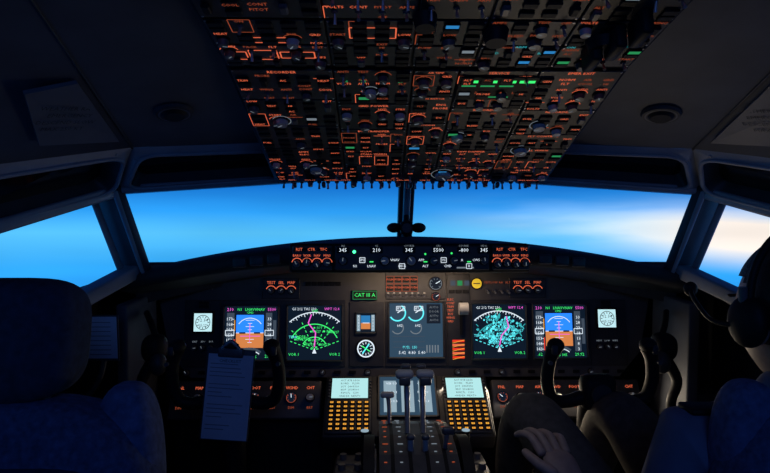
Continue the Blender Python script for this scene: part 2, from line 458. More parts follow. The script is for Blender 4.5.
for i in range(4): mb.text('%d' % (24+i), -.145+i*.033, .475, .011, .0072, 'green_dim')
mb.M = Matrix(); mb.obj('forward_overhead', oh)
mb = MB(); mb.M = M2
cols2 = [-.343, -.165, -.03, .075, .205, .343]
for c in range(5):
    for j, (a, b) in enumerate(((.006, .075), (.077, .15), (.152, .225), (.227, .30))):
        sd += 1; subpanel(mb, cols2[c], a, cols2[c+1], b, .30 if c in (0, 1) else .10, sd+3)
for (a, b, c, d) in ((-.335, .03, -.30, .055), (-.295, .03, -.25, .06), (-.245, .035, -.19, .055), (-.285, .085, -.215, .10), (-.13, .10, -.06, .13)):
    mb.frame(a, b, c, d, .002, .0050, 'orange')
for (x, y, r_) in ((.09, .12, .02), (.26, .10, .026), (-.02, .16, .018)):
    mb.cyl((x, y, .004), r_, r_*.8, .02, 'black', 20)
for i in range(6): mb.text(R.choice(W1), .10+i*.04, .055+.02*(i % 2), .009, .0052, 'teal')
for i in range(3): mb.box((.25+.02*i, .08+.04*i, .02), (.018, .05, .04), 'black', .005)
mb.M = Matrix(); mb.obj('aft_overhead', oh)

# ------------------------------------------------------------------ main instrument panel (drafting grid 3 mm)
g = .003
def U(a): return (a-406)*g
def V(b): return (320-b)*g
MP = frameM((0, 1.68, 1.0), (0, .12, 1))
mp = empty('main_instrument_panel', MP)
mb = MB()
out = [(162,262),(650,262),(652,300),(640,352),(618,376),(194,376),(172,352),(160,300)]
vs = [(U(a), V(b), 0) for a, b in out]; vb = [(U(a), V(b), -.03) for a, b in out]
n = len(out)
mb.add(vs+vb, [tuple(reversed(range(n)))]+[(i, (i+1) % n, n+(i+1) % n, n+i) for i in range(n)], 'panel')
for (a, b, c, d) in ((186,300,222,366),(222,300,346,366),(349,302,384,366),(385,272,447,300),(385,301,447,366),(447,274,471,366),(470,300,590,366),(590,300,628,366),(262,278,300,299),(510,278,548,299)):
    mb.box(((U(a)+U(c))/2, (V(b)+V(d))/2, .002), (U(c)-U(a)-.002, V(b)-V(d)-.002, .004), 'plate', .0015, seg=1)
mb.obj('fascia', mp)
def bezel(mb, cx, cy, w, h, face):
    x, y = U(cx), V(cy); w *= g; h *= g; t = .006
    for (a, b, c, d) in ((0, h/2+t/2, w+2*t, t), (0, -h/2-t/2, w+2*t, t), (w/2+t/2, 0, t, h), (-w/2-t/2, 0, t, h)):
        mb.box((x+a, y+b, .007), (c, d, .010), 'frame_dark', .0025, seg=1)
    mb.rect(x-w/2, y-h/2, x+w/2, y+h/2, .0045, face)
    return x, y, w, h
def pfd(name, cx, cy):
    mb = MB(); x, y, w, h = bezel(mb, cx, cy, 52, 52, 'sc_black'); z = .0052; s = w/50
    def r(a, b, c, d, m, dz=0): mb.rect(x+a*s, y+b*s, x+c*s, y+d*s, z+dz, m)
    r(-14, 0, 12, 17, 'sc_sky'); r(-14, -14, 12, 0, 'sc_ground'); r(-14, -.3, 12, .3, 'white', .0002)
    for k in (-9,-6,-3,3,6,9,12):
        l = 4 if k % 6 == 0 else 2; mb.line(x+(-1-l)*s, y+k*s, x+(-1+l)*s, y+k*s, .5*s, z+.0003, 'white')
    mb.arc(x-1*s, y+1*s, 13*s, 35, 145, .7*s, z+.0003, 'white')
    mb.line(x-11*s, y, x-5*s, y, 1.4*s, z+.0005, 'sc_black'); mb.line(x+3*s, y, x+9*s, y, 1.4*s, z+.0005, 'sc_black')
    mb.line(x-10*s, y-3*s, x+9*s, y-3*s, .6*s, z+.0004, 'magenta'); mb.line(x-1*s, y-9*s, x-1*s, y+9*s, .6*s, z+.0004, 'magenta')
    r(-23, -19, -16, 19, 'sc_grey'); r(14, -19, 20, 19, 'sc_grey'); r(21, -12, 24, 12, 'sc_grey')
    for k in range(-17, 18, 5):
        mb.text('%d' % (160+k), x-20.5*s, y+k*s, 4.2*s, z+.0004, 'white'); mb.line(x-17.5*s, y+k*s, x-16*s, y+k*s, .5*s, z+.0004, 'white')
        mb.text('%d' % (20+k), x+17.5*s, y+k*s, 4*s, z+.0004, 'white')
    mb.frame(x-24*s, y-2.5*s, x-16*s, y+2.5*s, .6*s, z+.0006, 'white'); mb.frame(x+13.5*s, y-2.5*s, x+21.5*s, y+2.5*s, .6*s, z+.0006, 'white')
    mb.line(x-15.5*s, y-18*s, x-15.5*s, y-6*s, 1.0*s, z+.0005, 'red'); mb.line(x-15.5*s, y+2*s, x-15.5*s, y+12*s, .8*s, z+.0005, 'amber')
    for i, t in enumerate(('N1', 'LNAV', 'VNAV')): mb.text(t, x+(-11+9.5*i)*s, y+22*s, 3.6*s, z, 'green')
    mb.text('CMD', x-1*s, y+19*s, 3.0*s, z, 'green'); mb.text('5500', x+19.5*s, y+22*s, 4.0*s, z, 'magenta'); mb.text('210', x-20*s, y+22*s, 4.2*s, z, 'magenta')
    mb.text('29.92', x+18*s, y-22*s, 4*s, z, 'green'); mb.text('.62', x-20*s, y-22*s, 4*s, z, 'green')
    mb.arc(x-1*s, y-31*s, 16*s, 50, 130, 3*s, z, 'sc_grey'); mb.arc(x-1*s, y-31*s, 14.5*s, 50, 130, .8*s, z+.0003, 'white')
    mb.text('MAG 345', x-1*s, y-22.5*s, 3.6*s, z+.0004, 'green')
    mb.obj(name, mp)
def nd(name, cx, cy, dense=False):
    mb = MB(); x, y, w, h = bezel(mb, cx, cy, 53, 53, 'sc_black'); z = .0052; s = w/50
    q = random.Random(3); oy = -16; c1 = 'cyan' if dense else 'green'
    for rr in (12, 24, 35): mb.arc(x, y+oy*s, rr*s, 28 if rr < 30 else 48, 152 if rr < 30 else 132, .9*s, z, 'white' if rr == 35 else ('teal' if dense else 'green'))
    for k in range(18):
        a = math.radians(50+80*k/17); l = 3 if k % 3 == 0 else 1.6
        mb.line(x+35*s*math.cos(a), y+(oy+35*math.sin(a))*s, x+(35-l)*s*math.cos(a), y+(oy+(35-l)*math.sin(a))*s, .6*s, z, 'white')
    mb.poly([(x-2*s, y+(oy-3)*s, z), (x+2*s, y+(oy-3)*s, z), (x, y+(oy+2)*s, z)], 'white')
    pts = [(0, oy+3), (1, 0), (-6, 9), (-3, 17)] if not dense else [(0, oy+3), (2, -4), (9, 4), (7, 14)]
    for a, b in zip(pts[:-1], pts[1:]): mb.line(x+a[0]*s, y+a[1]*s, x+b[0]*s, y+b[1]*s, 1.1*s, z+.0003, 'magenta')
    for a in (20, 50, 65, 115, 140, 160):
        a = math.radians(a)
        for d in range(2, 30, 4):
            px, py = d*math.cos(a), oy+d*math.sin(a)
            if abs(px) < 22: mb.line(x+px*s, y+py*s, x+(px+2*math.cos(a))*s, y+(py+2*math.sin(a))*s, .7*s, z, c1)
    for i in range(30 if dense else 10):
        a = q.uniform(.5, 2.6); d = q.uniform(8, 31); px, py = d*math.cos(a), oy+d*math.sin(a)
        if abs(px) > 19 or py > 17: continue
        mb.text(q.choice(['KORD', 'JOT', 'BDF', 'OBK', 'DPA', 'WP1', 'RW27']), x+(px+3)*s, y+py*s, 3.2*s, z+.0002, c1)
        mb.disc(x+px*s-2*s, y+py*s, .9*s, z+.0002, c1, 6)
    if dense:
        for i in range(110):
            a = q.uniform(.6, 2.5); d = q.uniform(8, 31); px, py = d*math.cos(a), oy+d*math.sin(a)
            e = q.uniform(1, 3.8); aa = q.uniform(0, 3.1)
            mb.line(x+px*s, y+py*s, x+(px+e*math.cos(aa))*s, y+(py+e*math.sin(aa))*s, q.uniform(.6, 2.2)*s, z+.0001, 'teal' if i % 3 else 'cyan')
    mb.text('GS 212 TAS 230', x-10*s, y+22*s, 3.4*s, z, 'white'); mb.text('WPT 12.4', x+16*s, y+22*s, 3.4*s, z, 'magenta')
    mb.text('VOR 1', x-19*s, y-20*s, 3.6*s, z, 'green'); mb.text('VOR 2', x+19*s, y-20*s, 3.6*s, z, 'green')
    mb.text('345', x, y+20*s, 4.2*s, z, 'green'); mb.text('TERR', x-20*s, y-4*s, 3.4*s, z, 'cyan')
    mb.obj(name, mp)
pfd('primary_flight_display_1', 252, 332.5); nd('navigation_display_1', 315, 332.5)
nd('navigation_display_2', 499, 331.5, True); pfd('primary_flight_display_2', 560, 331.5)
mb = MB(); x, y, w, h = bezel(mb, 416, 330, 53, 53, 'sc_slate'); z = .0052; s = w/50
for i in (-1, 1):
    j, rr = 17, 7.5
    cx = x+(-9+i*8.5)*s; mb.arc(cx, y+(j-1)*s, rr*s, -150, 60, 1.3*s, z, 'cyan'); mb.line(cx, y+(j-1)*s, cx+rr*s*math.cos(.6), y+(j-1+rr*math.sin(.6))*s, .9*s, z, 'white')
    mb.frame(cx-1*s, y+(j+1)*s, cx+7*s, y+(j+5)*s, .6*s, z, 'white'); mb.text('89.4', cx+3*s, y+(j+3)*s, 4*s, z, 'white')
    mb.arc(cx, y+2*s, 5.5*s, -150, 40, 1.0*s, z, 'white_dim'); mb.text('642', cx+2*s, y+4*s, 3.6*s, z, 'white')
mb.rect(x+10*s, y+6*s, x+23*s, y+24*s, z, 'sc_black')
for i in range(4): mb.text(R.choice(['AUTO', 'FUEL', 'DOOR', 'ANTI']), x+17*s, y+(21-4*i)*s, 3*s, z+.0003, 'white_dim')
for i in range(3): mb.line(x-22*s, y-(6+5*i)*s, x+8*s, y-(6+5*i)*s, .5*s, z, 'sc_grey')
mb.text('FUEL  LBS', x-6*s, y-16*s, 3.2*s, z, 'cyan'); mb.text('5.42  8.80  5.40', x-4*s, y-21*s, 4*s, z, 'white')
for i in range(5): mb.line(x+(10+i*2.6)*s, y-21*s, x+(10+i*2.6)*s, y-14*s, 1.2*s, z, 'white_dim')
mb.obj('engine_display', mp)
mb = MB()
for cx in (205, 607):
    X_, Y_ = U(cx), V(322 if cx < 300 else 319); mb.box((X_, Y_, .006), (.066, .066, .010), 'black', .008); mb.M = Matrix.Translation((0, 0, .0115))
    mb.box((X_, Y_, -.001), (.054, .054, .002), 'sc_clock', .0009, seg=1); mb.arc(X_, Y_, .021, 0, 360, .0018, .0006, 'ink', 30); mb.text('12 34', X_, Y_+.006, .013, .0006, 'ink'); mb.text('05:22', X_, Y_-.009, .011, .0006, 'ink')
    for k in range(12):
        a = k*math.pi/6; mb.line(X_+.014*math.cos(a), Y_+.014*math.sin(a), X_+.019*math.cos(a), Y_+.019*math.sin(a), .002, .0006, 'ink')
    mb.M = Matrix()
x, y, w, h = bezel(mb, 366, 323, 18, 18, 'sc_black'); mb.rect(x-.015, y, x+.013, y+.022, .005, 'sc_blue'); mb.rect(x-.015, y-.018, x+.013, y, .005, 'sc_ground')
mb.rect(x-.027, y-.024, x-.017, y+.024, .005, 'sc_pale'); mb.rect(x+.016, y-.024, x+.026, y+.024, .005, 'sc_pale'); mb.line(x-.010, y, x+.010, y, .002, .0055, 'white')
for k in range(5): mb.text('%d' % (k*2), x-.022, y-.019+k*.0095, .008, .0054, 'white'); mb.text('%d' % (k*3), x+.021, y-.019+k*.0095, .008, .0054, 'white')
X_, Y_ = U(366), V(348); mb.cyl((X_, Y_, .004), .031, .029, .007, 'black', 28); mb.disc(X_, Y_, .026, .0115, 'sc_black', 28); mb.arc(X_, Y_, .024, 0, 360, .004, .0118, 'white', 36)
for k in range(12): a = k*math.pi/6; mb.line(X_+.013*math.cos(a), Y_+.013*math.sin(a), X_+.020*math.cos(a), Y_+.020*math.sin(a), .002, .0119, 'white')
mb.line(X_-.010, Y_-.014, X_+.010, Y_+.014, .004, .0122, 'cyan'); mb.line(X_+.012, Y_-.008, X_-.012, Y_+.008, .003, .0122, 'green')
mb.box((U(364.5), V(295.5), .006), (.076, .030, .008), 'black', .002, seg=1); mb.frame(U(353), V(299.5), U(376.5), V(291.5), .0016, .0102, 'green_dim'); mb.text('CAT III A', U(364.7), V(295.5), .016, .0103, 'green')
mb.box((U(461), V(318), .010), (.008, .10, .006), 'black'); mb.cyl((U(461), V(309), .006), .007, .006, .045, 'metal', 10); mb.cyl((U(461)-.013, V(309), .055), .018, .018, .026, 'knob_lt', 22, Matrix.Rotation(math.pi/2, 4, 'Y'))
for i in range(3): mb.rect(U(451+7*i), V(286), U(456+7*i), V(281), .0044, 'sc_grey' if i != 1 else 'green_dim')
for i in range(3): annun(mb, U(452+7*i), V(292), .004, .018, .010)
for i in range(7): mb.text(R.choice(W1), U(450.5), V(300+3.6*i), .009, .0046, 'orange')
for j in range(5): mb.rect(U(452), V(342+4*j), U(464), V(339.8+4*j), .0048, 'orange' if j % 2 else 'red'); mb.line(U(452), V(343+4*j), U(464), V(340+4*j), .0018, .005, 'amber')
for x0 in (266, 514):
    for i in range(3):
        knob(mb, U(x0+5+10*i), V(291), .004, .009, .012); mb.text(['TEST','SEL','MAP'][i], U(x0+5+10*i), V(283), .012, .0046, 'orange'); mb.arc(U(x0+5+10*i), V(291), .015, 20, 160, .0022, .0046, 'orange', 8)
for i in range(4):
    for j in range(2):
        annun(mb, U(390+8*i), V(280+8*j), .004, .020, .016); mb.text('PUSH', U(390+8*i), V(280+8*j), .0085, .009, 'orange'); mb.frame(U(386.5+8*i), V(283.7+8*j), U(393.5+8*i), V(276.5+8*j), .0014, .0062, 'orange_dim')
for i in range(7): toggle(mb, U(388+6*i), V(296), .004, 1, 1.3)
dial(mb, U(436), V(284), .004, .019, 'white_dim', 'sc_black'); dial(mb, U(436), V(297), .004, .013, 'orange_dim', 'sc_black')
mb.disc(U(477.5), V(284), .015, .0052, 'yellow'); mb.cyl((U(477.5), V(284), 0), .018, .018, .005, 'black', 20); mb.line(U(474), V(284), U(481), V(284), .003, .0056, 'ink')
for i in range(4): mb.text(['TEST', 'LOW', 'RA', 'ALT'][i], U(488+7*i), V(283), .009, .0046, 'orange_dim'); toggle(mb, U(488+7*i), V(291), .002, -1, 1.3)
for i in range(6): annun(mb, U(308+6*i), V(284), .001, .016, .012, lab='')
for i in range(5): mb.box((U(200+3*i), V(288), .004), (.006, .012, .006), 'knob', .002, seg=1)
for i in range(30):
    cx = 190+14.8*i
    if 380 < cx < 450: continue
    if i % 3 == 0: knob(mb, U(cx), V(371), .001, .008, .012)
    else: annun(mb, U(cx), V(371), .001, .020, .010)
for cx in (205, 607):
    for i in range(3): knob(mb, U(cx-8+8*i), V(347), .004, .008, .014, 'knob'); mb.text(R.choice(W1), U(cx-8+8*i), V(341), .007, .0046, 'white_dim')
    for j in range(2): annun(mb, U(cx), V(303+3.6*j), .004, .030, .009)
mb.obj('gauges', mp)

# ------------------------------------------------------------------ autopilot mode panel
q = .00268
ap = empty('autopilot_control_panel', frameM((0, 1.488, 1.193), (0, .06, 1)))
mb = MB()
mb.box((0, 0, -.03), (.64, .078, .07), 'black', .008)
for (a, b) in ((-.312, -.205), (-.200, .212), (.217, .318)):
    mb.box(((a+b)/2, 0, .006), (b-a-.002, .066, .006), 'plate', .003, seg=1)
def mcpx(a): return (a-409)*q
for x0, x1 in ((-.312, -.205), (.217, .318)):
    for i in range(4):
        xx = x0+.014+(x1-x0-.028)*i/3
        knob(mb, xx, -.013 if i % 2 else -.016, .009, .010, .016); mb.text(['BARO','WXR','NAV','MINS'][i], xx, .006, .0085, .0095, 'orange')
        mb.arc(xx, -.014, .0135, 10, 170, .0020, .0095, 'orange', 10)
    for i in range(5): annun(mb, x0+.012+(x1-x0-.024)*i/4, .022, .009, .014, .009)
    for i in range(3): mb.text(['RST','CTR','TFC'][i], x0+.02+.032*i, .022, .0105, .0145, 'orange')
for (a, t) in ((343, '345'), (376, '210'), (408, '345'), (437, '5500'), (462, '-800'), (482, '345')):
    xx = mcpx(a); mb.box((xx, .020, .010), (.034, .016, .006), 'black', .002, seg=1); mb.text(t, xx, .020, .014, .0135, 'white'); mb.text(['COURSE', 'IAS', 'HDG', 'ALT', 'VS', 'CRS'][(a % 6)], xx, .0315, .007, .0098, 'white_dim')
for (a, r_) in ((343, .010), (384, .011), (410, .012), (432, .010), (452, .010), (482, .010)):
    knob(mb, mcpx(a), -.008, .009, r_, .020, 'knob_lt' if r_ > .010 else 'knob')
for i, a in enumerate((355, 362, 371, 394, 401, 420, 424, 442, 446, 460, 467, 474)):
    xx = mcpx(a); mb.box((xx, -.022+(i % 2)*.016, .0115), (.014, .013, .006), 'knob', .002, seg=1); mb.text(['N1', 'SPD', 'LNAV', 'VNAV', 'HDG', 'APP', 'ALT', 'VS', 'CMD', 'A', 'B', 'CWS'][i], xx, -.022+(i % 2)*.016, .009, .0147, 'white')
    if i % 3 == 1: mb.frame(xx-.007, -.0285+(i % 2)*.016, xx+.007, -.0155+(i % 2)*.016, .0014, .0148, 'white')
    if i % 4 == 2: mb.rect(xx-.005, -.012+(i % 2)*.016, xx+.005, -.009+(i % 2)*.016, .0150, 'green')
mb.disc(mcpx(354), .016, .0045, .0105, 'led', 12); mb.disc(mcpx(424), .010, .0028, .0105, 'green', 10); mb.disc(mcpx(450), .012, .0028, .0105, 'green', 10)
mb.rect(mcpx(455), -.028, mcpx(472), -.024, .0098, 'white_dim')
mb.obj('controls', ap)
mb = MB()
for sg in (-1, 1):
    for i in range(3):
        mb.box((sg*(.36+.045*i), -.004-.004*i, .004), (.036, .026, .010), 'frame_dark', .004)
mb.obj('warning_lights', ap)

# ------------------------------------------------------------------ pedestal
EP = frameM((0, 1.655, .836), (0, .777, .627))
ep = empty('center_pedestal')
mb = MB(); mb.M = EP
mb.box((0, -.097, -.03), (.47, .20, .06), 'plate', .004)
for sg in (-1, 1):
    x = sg*.165; mb.box((x, -.096, .003), (.128, .188, .010), 'frame_dark', .005)
    mb.rect(x-.052, -.080, x+.052, -.012, .0085, 'sc_bright'); mb.frame(x-.054, -.082, x+.054, -.010, .004, .0088, 'black')
    for j in range(6):
        mb.text(['ACT RTE LEGS', 'KORD    FL350', 'JOT  240/5500', 'BDF  250/8000', 'RW27L   1200', '<INDEX  NEXT>'][j], x, -.020-.0107*j, .0085, .0089, 'ink')
        for s2 in (-1, 1): mb.box((x+s2*.059, -.022-.0107*j, .010), (.006, .006, .004), 'knob', .001, seg=1)
    for j in range(7):
        for i in range(6):
            kx, ky = x-.049+.0195*i, -.095-.0138*j
            mb.box((kx, ky, .0095), (.0150, .0110, .004), 'black', .001, seg=1)
            mb.box((kx, ky, .0105), (.0098, .0062, .0035), 'amber', .001, seg=1)
            mb.text(chr(65+(i*5+j*7) % 26) if i > 2 else str((i+j*3) % 10), kx, ky, .0075, .0125, 'ink')
mb.box((0, -.070, .002), (.176, .145, .008), 'black', .004); mb.rect(-.080, -.136, .080, -.006, .0065, 'sc_slate'); mb.frame(-.082, -.138, .082, -.004, .005, .008, 'frame_dark')
for i in range(-1, 2): mb.rect(-.018+.05*i, -.125, .018+.05*i, -.02, .0067, 'sc_pale')
for i in range(6): mb.text(R.choice(['N2 92.1', 'OIL 48', 'VIB 0.3', 'FF 2.31']), -.045+.09*(i % 2), -.03-.03*(i//2), .011, .007, 'white')
mb.M = Matrix(); mb.obj('keypads', ep)
mb = MB()
mb.box((0, 1.20, .33), (.40, .66, .66), 'plate', .012)
mb.box((0, .70, .30), (.40, .60, .60), 'plate', .012)
prof = [(1.50,.64),(1.50,.745),(1.44,.775),(1.36,.795),(1.27,.800),(1.18,.790),(1.10,.765),(1.04,.725),(1.0,.64)]
x0, x1 = -.083, .083
n = len(prof); vs = [(x0, a, b) for a, b in prof]+[(x1, a, b) for a, b in prof]
mb.add(vs, [tuple(range(n)), tuple(reversed(range(n, 2*n)))]+[(i, n+i, n+i+1, i+1) for i in range(n-1)], 'plate_hi')
for sg in (-1, 1):
    X = Matrix.Translation((sg*.105-.012, 1.25, .67)) @ Matrix.Rotation(math.pi/2, 4, 'Y')
    mb.cyl((0, 0, 0), .13, .13, .024, 'black', 40, X); mb.cyl((0, 0, 0), .10, .10, .028, 'knob', 30, X)
    for k in range(3):
        a = .6+k*2.1; mb.box((sg*.105, 1.25+.125*math.cos(a), .67+.125*math.sin(a)), (.026, .012, .012), 'knob_lt')
for x in (-.055, -.018, .018, .055):
    for i in range(len(prof)-3):
        (a, b), (c, d) = prof[i+1], prof[i+2]
        mb.add([(x-.004,a,b+.001),(x+.004,a,b+.001),(x+.004,c,d+.001),(x-.004,c,d+.001)], [(0,1,2,3)], 'black')
def onhump(yy):
    for (a, b), (c, d) in zip(prof[1:-2], prof[2:-1]):
        if c <= yy <= a: return b+(d-b)*(a-yy)/(a-c)
    return .745
for x in (-.070, -.037, .037, .070):
    for k in range(10):
        yy = 1.12+.034*k; zz = onhump(yy)+.0015; L = .006 if k % 3 == 0 else .003
        mb.add([(x-L,yy,zz),(x+L,yy,zz),(x+L,yy+.003,zz+.001),(x-L,yy+.003,zz+.001)], [(0,1,2,3)], 'white_dim' if abs(x) < .05 else 'orange_dim')
mb.obj('quadrant', ep)
mb = MB()
for sg in (-1, 1):
    x = sg*.018
    mb.tube([(x,1.28,.74),(x,1.29,.84),(x,1.305,.89),(x,1.31,.925)], [.006,.006,.007,.008], 'metal', 8)
    mb.box((sg*.024, 1.30, .930), (.042, .028, .020), 'knob_lt', .008)
    mb.box((sg*.024, 1.283, .918), (.026, .010, .020), 'knob', .004)
    mb.tube([(x,1.30,.86),(x,1.335,.89),(x,1.345,.930)], [.005,.005,.006], 'knob', 8)
    mb.box((x, 1.345, .938), (.024, .014, .012), 'knob', .005)
    mb.box((sg*.016, 1.20, .800), (.012, .016, .040), 'knob_lt', .005)
    mb.box((sg*.016, 1.195, .822), (.018, .018, .012), 'knob', .005)
mb.tube([(-.057,1.36,.76),(-.058,1.375,.83),(-.060,1.38,.855)], [.005,.005,.006], 'metal', 8); mb.box((-.062,1.38,.86), (.034,.018,.014), 'knob_lt', .005)
mb.tube([(.057,1.22,.77),(.060,1.20,.81),(.062,1.195,.830)], [.005,.005,.006], 'metal', 8); mb.box((.064,1.195,.835), (.026,.016,.016), 'knob', .005)
mb.obj('levers', ep)
mb = MB()
for i in range(5):
    for sg in (-1, 1):
        mb.box((sg*.155, 1.46-.065*i, .664), (.075, .058, .012), 'plate_hi', .003); mb.cyl((sg*.155-.02, 1.46-.065*i, .670), .010, .009, .014, 'knob', 14); mb.cyl((sg*.155+.02, 1.46-.065*i, .670), .010, .009, .014, 'knob', 14)
for sg, px in ((-1, -.118), (1, .135)):
    mb.cyl((px, 1.40, .66), .010, .010, .10, 'black', 16); mb.cyl((px, 1.40, .76), .014, .014, .004, 'black', 16); mb.cyl((px, 1.40, .764), .010, .010, .002, 'sc_pale', 16)
mb.obj('radio_panels', ep)

for nm, sg in (('lower_switch_panel', -1), ('lower_switch_panel', 1)):
    mb = MB(); M = frameM((sg*.47, 1.655, .826), (0, .45, 1)); mb.M = M
    mb.box((0, -.055, -.015), (.44, .11, .03), 'plate_hi', .006)
    for i in range(8):
        x = -.19+.054*i
        if i % 2: knob(mb, x, -.05, .0, .011, .016, 'knob_lt')
        else: dial(mb, x, -.05, .0, .015, 'orange_dim')
        mb.text(['PNL','MAP','AIR','FWD','FOOT','FLD','WSHD','CHT'][i], x, -.022, .012, .0006, 'orange'); mb.text(['DIM','BRT'][i % 2], x, -.078, .010, .0006, 'orange_dim')
    mb.M = Matrix()
    mb.box((sg*.47, 1.76, .37), (.50, .04, .74), 'black', .01)
    for k in (-.11, .11):
        mb.box((sg*.44+k, 1.66, .30), (.11, .03, .16), 'knob', .01); mb.tube([(sg*.44+k,1.75,.24),(sg*.44+k,1.67,.28)], .012, 'metal', 8)
    mb.obj(nm)

# ------------------------------------------------------------------ yokes
def yoke(sg):
    cx = sg*.445; mb = MB()
    mb.tube([(cx,1.42,.0),(cx,1.42,.40),(cx,1.40,.80),(cx,1.36,.875)], [.04,.032,.028,.03], 'black', 14)
    mb.box((cx,1.345,.875), (.085,.05,.085), 'black', .018); mb.cyl((cx,1.325,.875), .026,.024,.012,'frame_dark',20, Matrix.Rotation(math.pi/2,4,'X'))
    for s in (-1, 1):
        mb.tube([(cx+s*.02,1.345,.868),(cx+s*.075,1.345,.852),(cx+s*.112,1.34,.862),(cx+s*.126,1.332,.905),(cx+s*.122,1.325,.955),(cx+s*.112,1.32,.985)], [.018,.016,.015,.015,.015,.019], 'black', 12)
        mb.ball((cx+s*.110,1.318,.992), (.020,.022,.018), 'black')
        mb.box((cx+s*.118,1.300,.985), (.014,.012,.022), 'frame_dark', .004); mb.cyl((cx+s*.128,1.305,.955), .005,.005,.01,'knob',10, Matrix.Rotation(math.pi/2,4,'X'))
    mb.obj('control_yoke')
yoke(-1); yoke(1)
mb = MB(); M = frameM((-.433, 1.300, .885), (0, .10, 1)) @ Matrix.Rotation(math.radians(-4), 4, 'Z'); mb.M = M
mb.box((0, 0, 0), (.112, .208, .004), 'frame_dark', .0015); mb.box((.001, -.005, .0028), (.104, .192, .0016), 'paper')
mb.box((0, .096, .006), (.058, .022, .010), 'knob', .003); mb.tube([(-.02,.104,.008),(0,.122,.012),(.02,.104,.008)], .005, 'metal', 8); mb.box((0,.112,.010),(.036,.012,.008),'black',.003)
q2 = random.Random(5)
for i in range(17):
    yy = .068-.0092*i
    if i % 5 == 4: continue
    w = q2.uniform(.03, .085); mb.rect(-.045, yy, -.045+w, yy+.0018, .0038, 'line_ink')
mb.text('CHECKLIST', 0, .076, .010, .0038, 'ink')
mb.M = Matrix(); mb.obj('clipboard')

# ------------------------------------------------------------------ pilot seats
def sup(mb, c, r, m, e=.45, fn=None, nu=36, nv=24, ez=None):
    ez = ez or e
    def f(p):
        th = math.acos(max(-1, min(1, p.z))); a = math.atan2(p.y, p.x)
        sg = lambda v, k: math.copysign(abs(v)**k, v)
        q = Vector((sg(math.sin(th), ez)*sg(math.cos(a), e), sg(math.sin(th), ez)*sg(math.sin(a), e), sg(math.cos(th), ez)))
        return fn(q) if fn else q
    mb.ball(c, r, m, nu, nv, f)
def seat(cx):
    mb = MB()
    sup(mb, (cx, .74, .75), (.208, .065, .29), 'fabric', .5, lambda q: Vector((q.x*(1-.14*max(0, q.z)**3), q.y+.25*q.x*q.x, q.z)))
    sup(mb, (cx, .685, .74), (.175, .022, .23), 'fabric_dk', .4)
    sup(mb, (cx, .745, 1.115), (.095, .050, .080), 'fabric_dk', .55, lambda q: Vector((q.x*(1+.06*q.z), q.y+.15*q.x*q.x, q.z)))
    for s in (-1, 1):
        mb.tube([(cx+s*.05,.74,.98),(cx+s*.05,.742,1.08)], .009, 'metal', 8)
        sup(mb, (cx+s*.145, .775, .88), (.045, .05, .17), 'fabric2', .7)
        mb.tube([(cx+s*.235,.74,.66),(cx+s*.24,.85,.67),(cx+s*.235,1.0,.67)], [.024,.028,.024], 'fabric2', 12)
        mb.box((cx+s*.235, .755, .60), (.03, .05, .14), 'frame_dark', .01)
    sup(mb, (cx, .95, .40), (.23, .25, .062), 'fabric', .45)
    mb.box((cx, .90, .32), (.40, .42, .06), 'frame_dark', .02); mb.box((cx, .90, .17), (.20, .24, .28), 'frame_dark', .03); mb.box((cx, .90, .02), (.40, .46, .04), 'frame_dark', .01)
    mb.tube([(cx-.13,.665,.62),(cx,.655,.60),(cx+.13,.665,.62)], .010, 'knob', 8)
    for zz in (.70, .86): mb.tube([(cx-.17,.668,zz),(cx,.660,zz+.004),(cx+.17,.668,zz)], .004, 'fabric', 6)
    mb.obj('pilot_seat')
seat(-.575); seat(.575)

for sg in (-1, 1):
    mb = MB(); x = sg*.655
    sup(mb, (x, 1.44, .965), (.030, .035, .036), 'black', .8)
    mb.ball((x+sg*-.02, 1.41, .93), (.022, .022, .028), 'frame_dark')
    mb.tube([(x,1.44,.94),(x+sg*.03,1.43,.88),(x+sg*.02,1.44,.82),(x+sg*.05,1.48,.74),(x+sg*.07,1.5,.60)], [.016,.013,.012,.012,.012], 'black', 10)
    mb.tube([(x,1.45,.99),(x+sg*.02,1.47,1.02),(x+sg*.065,1.55,1.04)], .008, 'black', 8)
    mb.obj('oxygen_mask')
mb = MB(); M = frameM((-.738, 1.34, 1.010), (-.2, .35, 1)); mb.M = M; mb.box((0,0,0), (.075,.11,.004), 'frame_dark'); mb.box((0,0,.0028), (.068,.100,.0016), 'paper')
mb.tube([(0,-.05,-.006),(-.03,-.12,-.01),(-.14,-.22,-.01)], .007, 'frame_dark', 8)
for i in range(8): mb.rect(-.03, .035-.011*i, .02, .037-.011*i, .004, 'line_ink')
mb.M = Matrix(); mb.obj('approach_chart')

# ------------------------------------------------------------------ first officer
J = {'pel': ((.55,.90,.50), .135, .12), 'bel': ((.55,.865,.64), .135, .105), 'che': ((.55,.86,.80), .155, .105), 'uch': ((.55,.855,.91), .13, .085),
     'nb': ((.56,.855,.985), .062, .06), 'nk': ((.565,.865,1.05), .055, .055),
     'ls': ((.395,.86,.935), .062, .062), 'le': ((.335,.885,.68), .046, .046), 'lw': ((.290,1.045,.770), .030, .026),
     'rs': ((.715,.86,.935), .062, .062), 're': ((.775,.88,.68), .046, .046), 'rw': ((.68,1.05,.76), .030, .026),
     'lh': ((.475,.95,.49), .095, .095), 'lt': ((.36,1.13,.69), .082, .082), 'lk': ((.265,1.30,.862), .064, .062), 'lm': ((.265,1.42,.70), .056, .058), 'la': ((.28,1.56,.47), .038, .04), 'lf': ((.28,1.64,.40), .038, .032),
     'rh': ((.625,.95,.49), .095, .095), 'rt': ((.545,1.13,.69), .082, .082), 'rk': ((.47,1.30,.862), .064, .062), 'rm': ((.47,1.42,.70), .056, .058), 'ra': ((.485,1.56,.47), .038, .04), 'rf': ((.485,1.64,.40), .038, .032)}
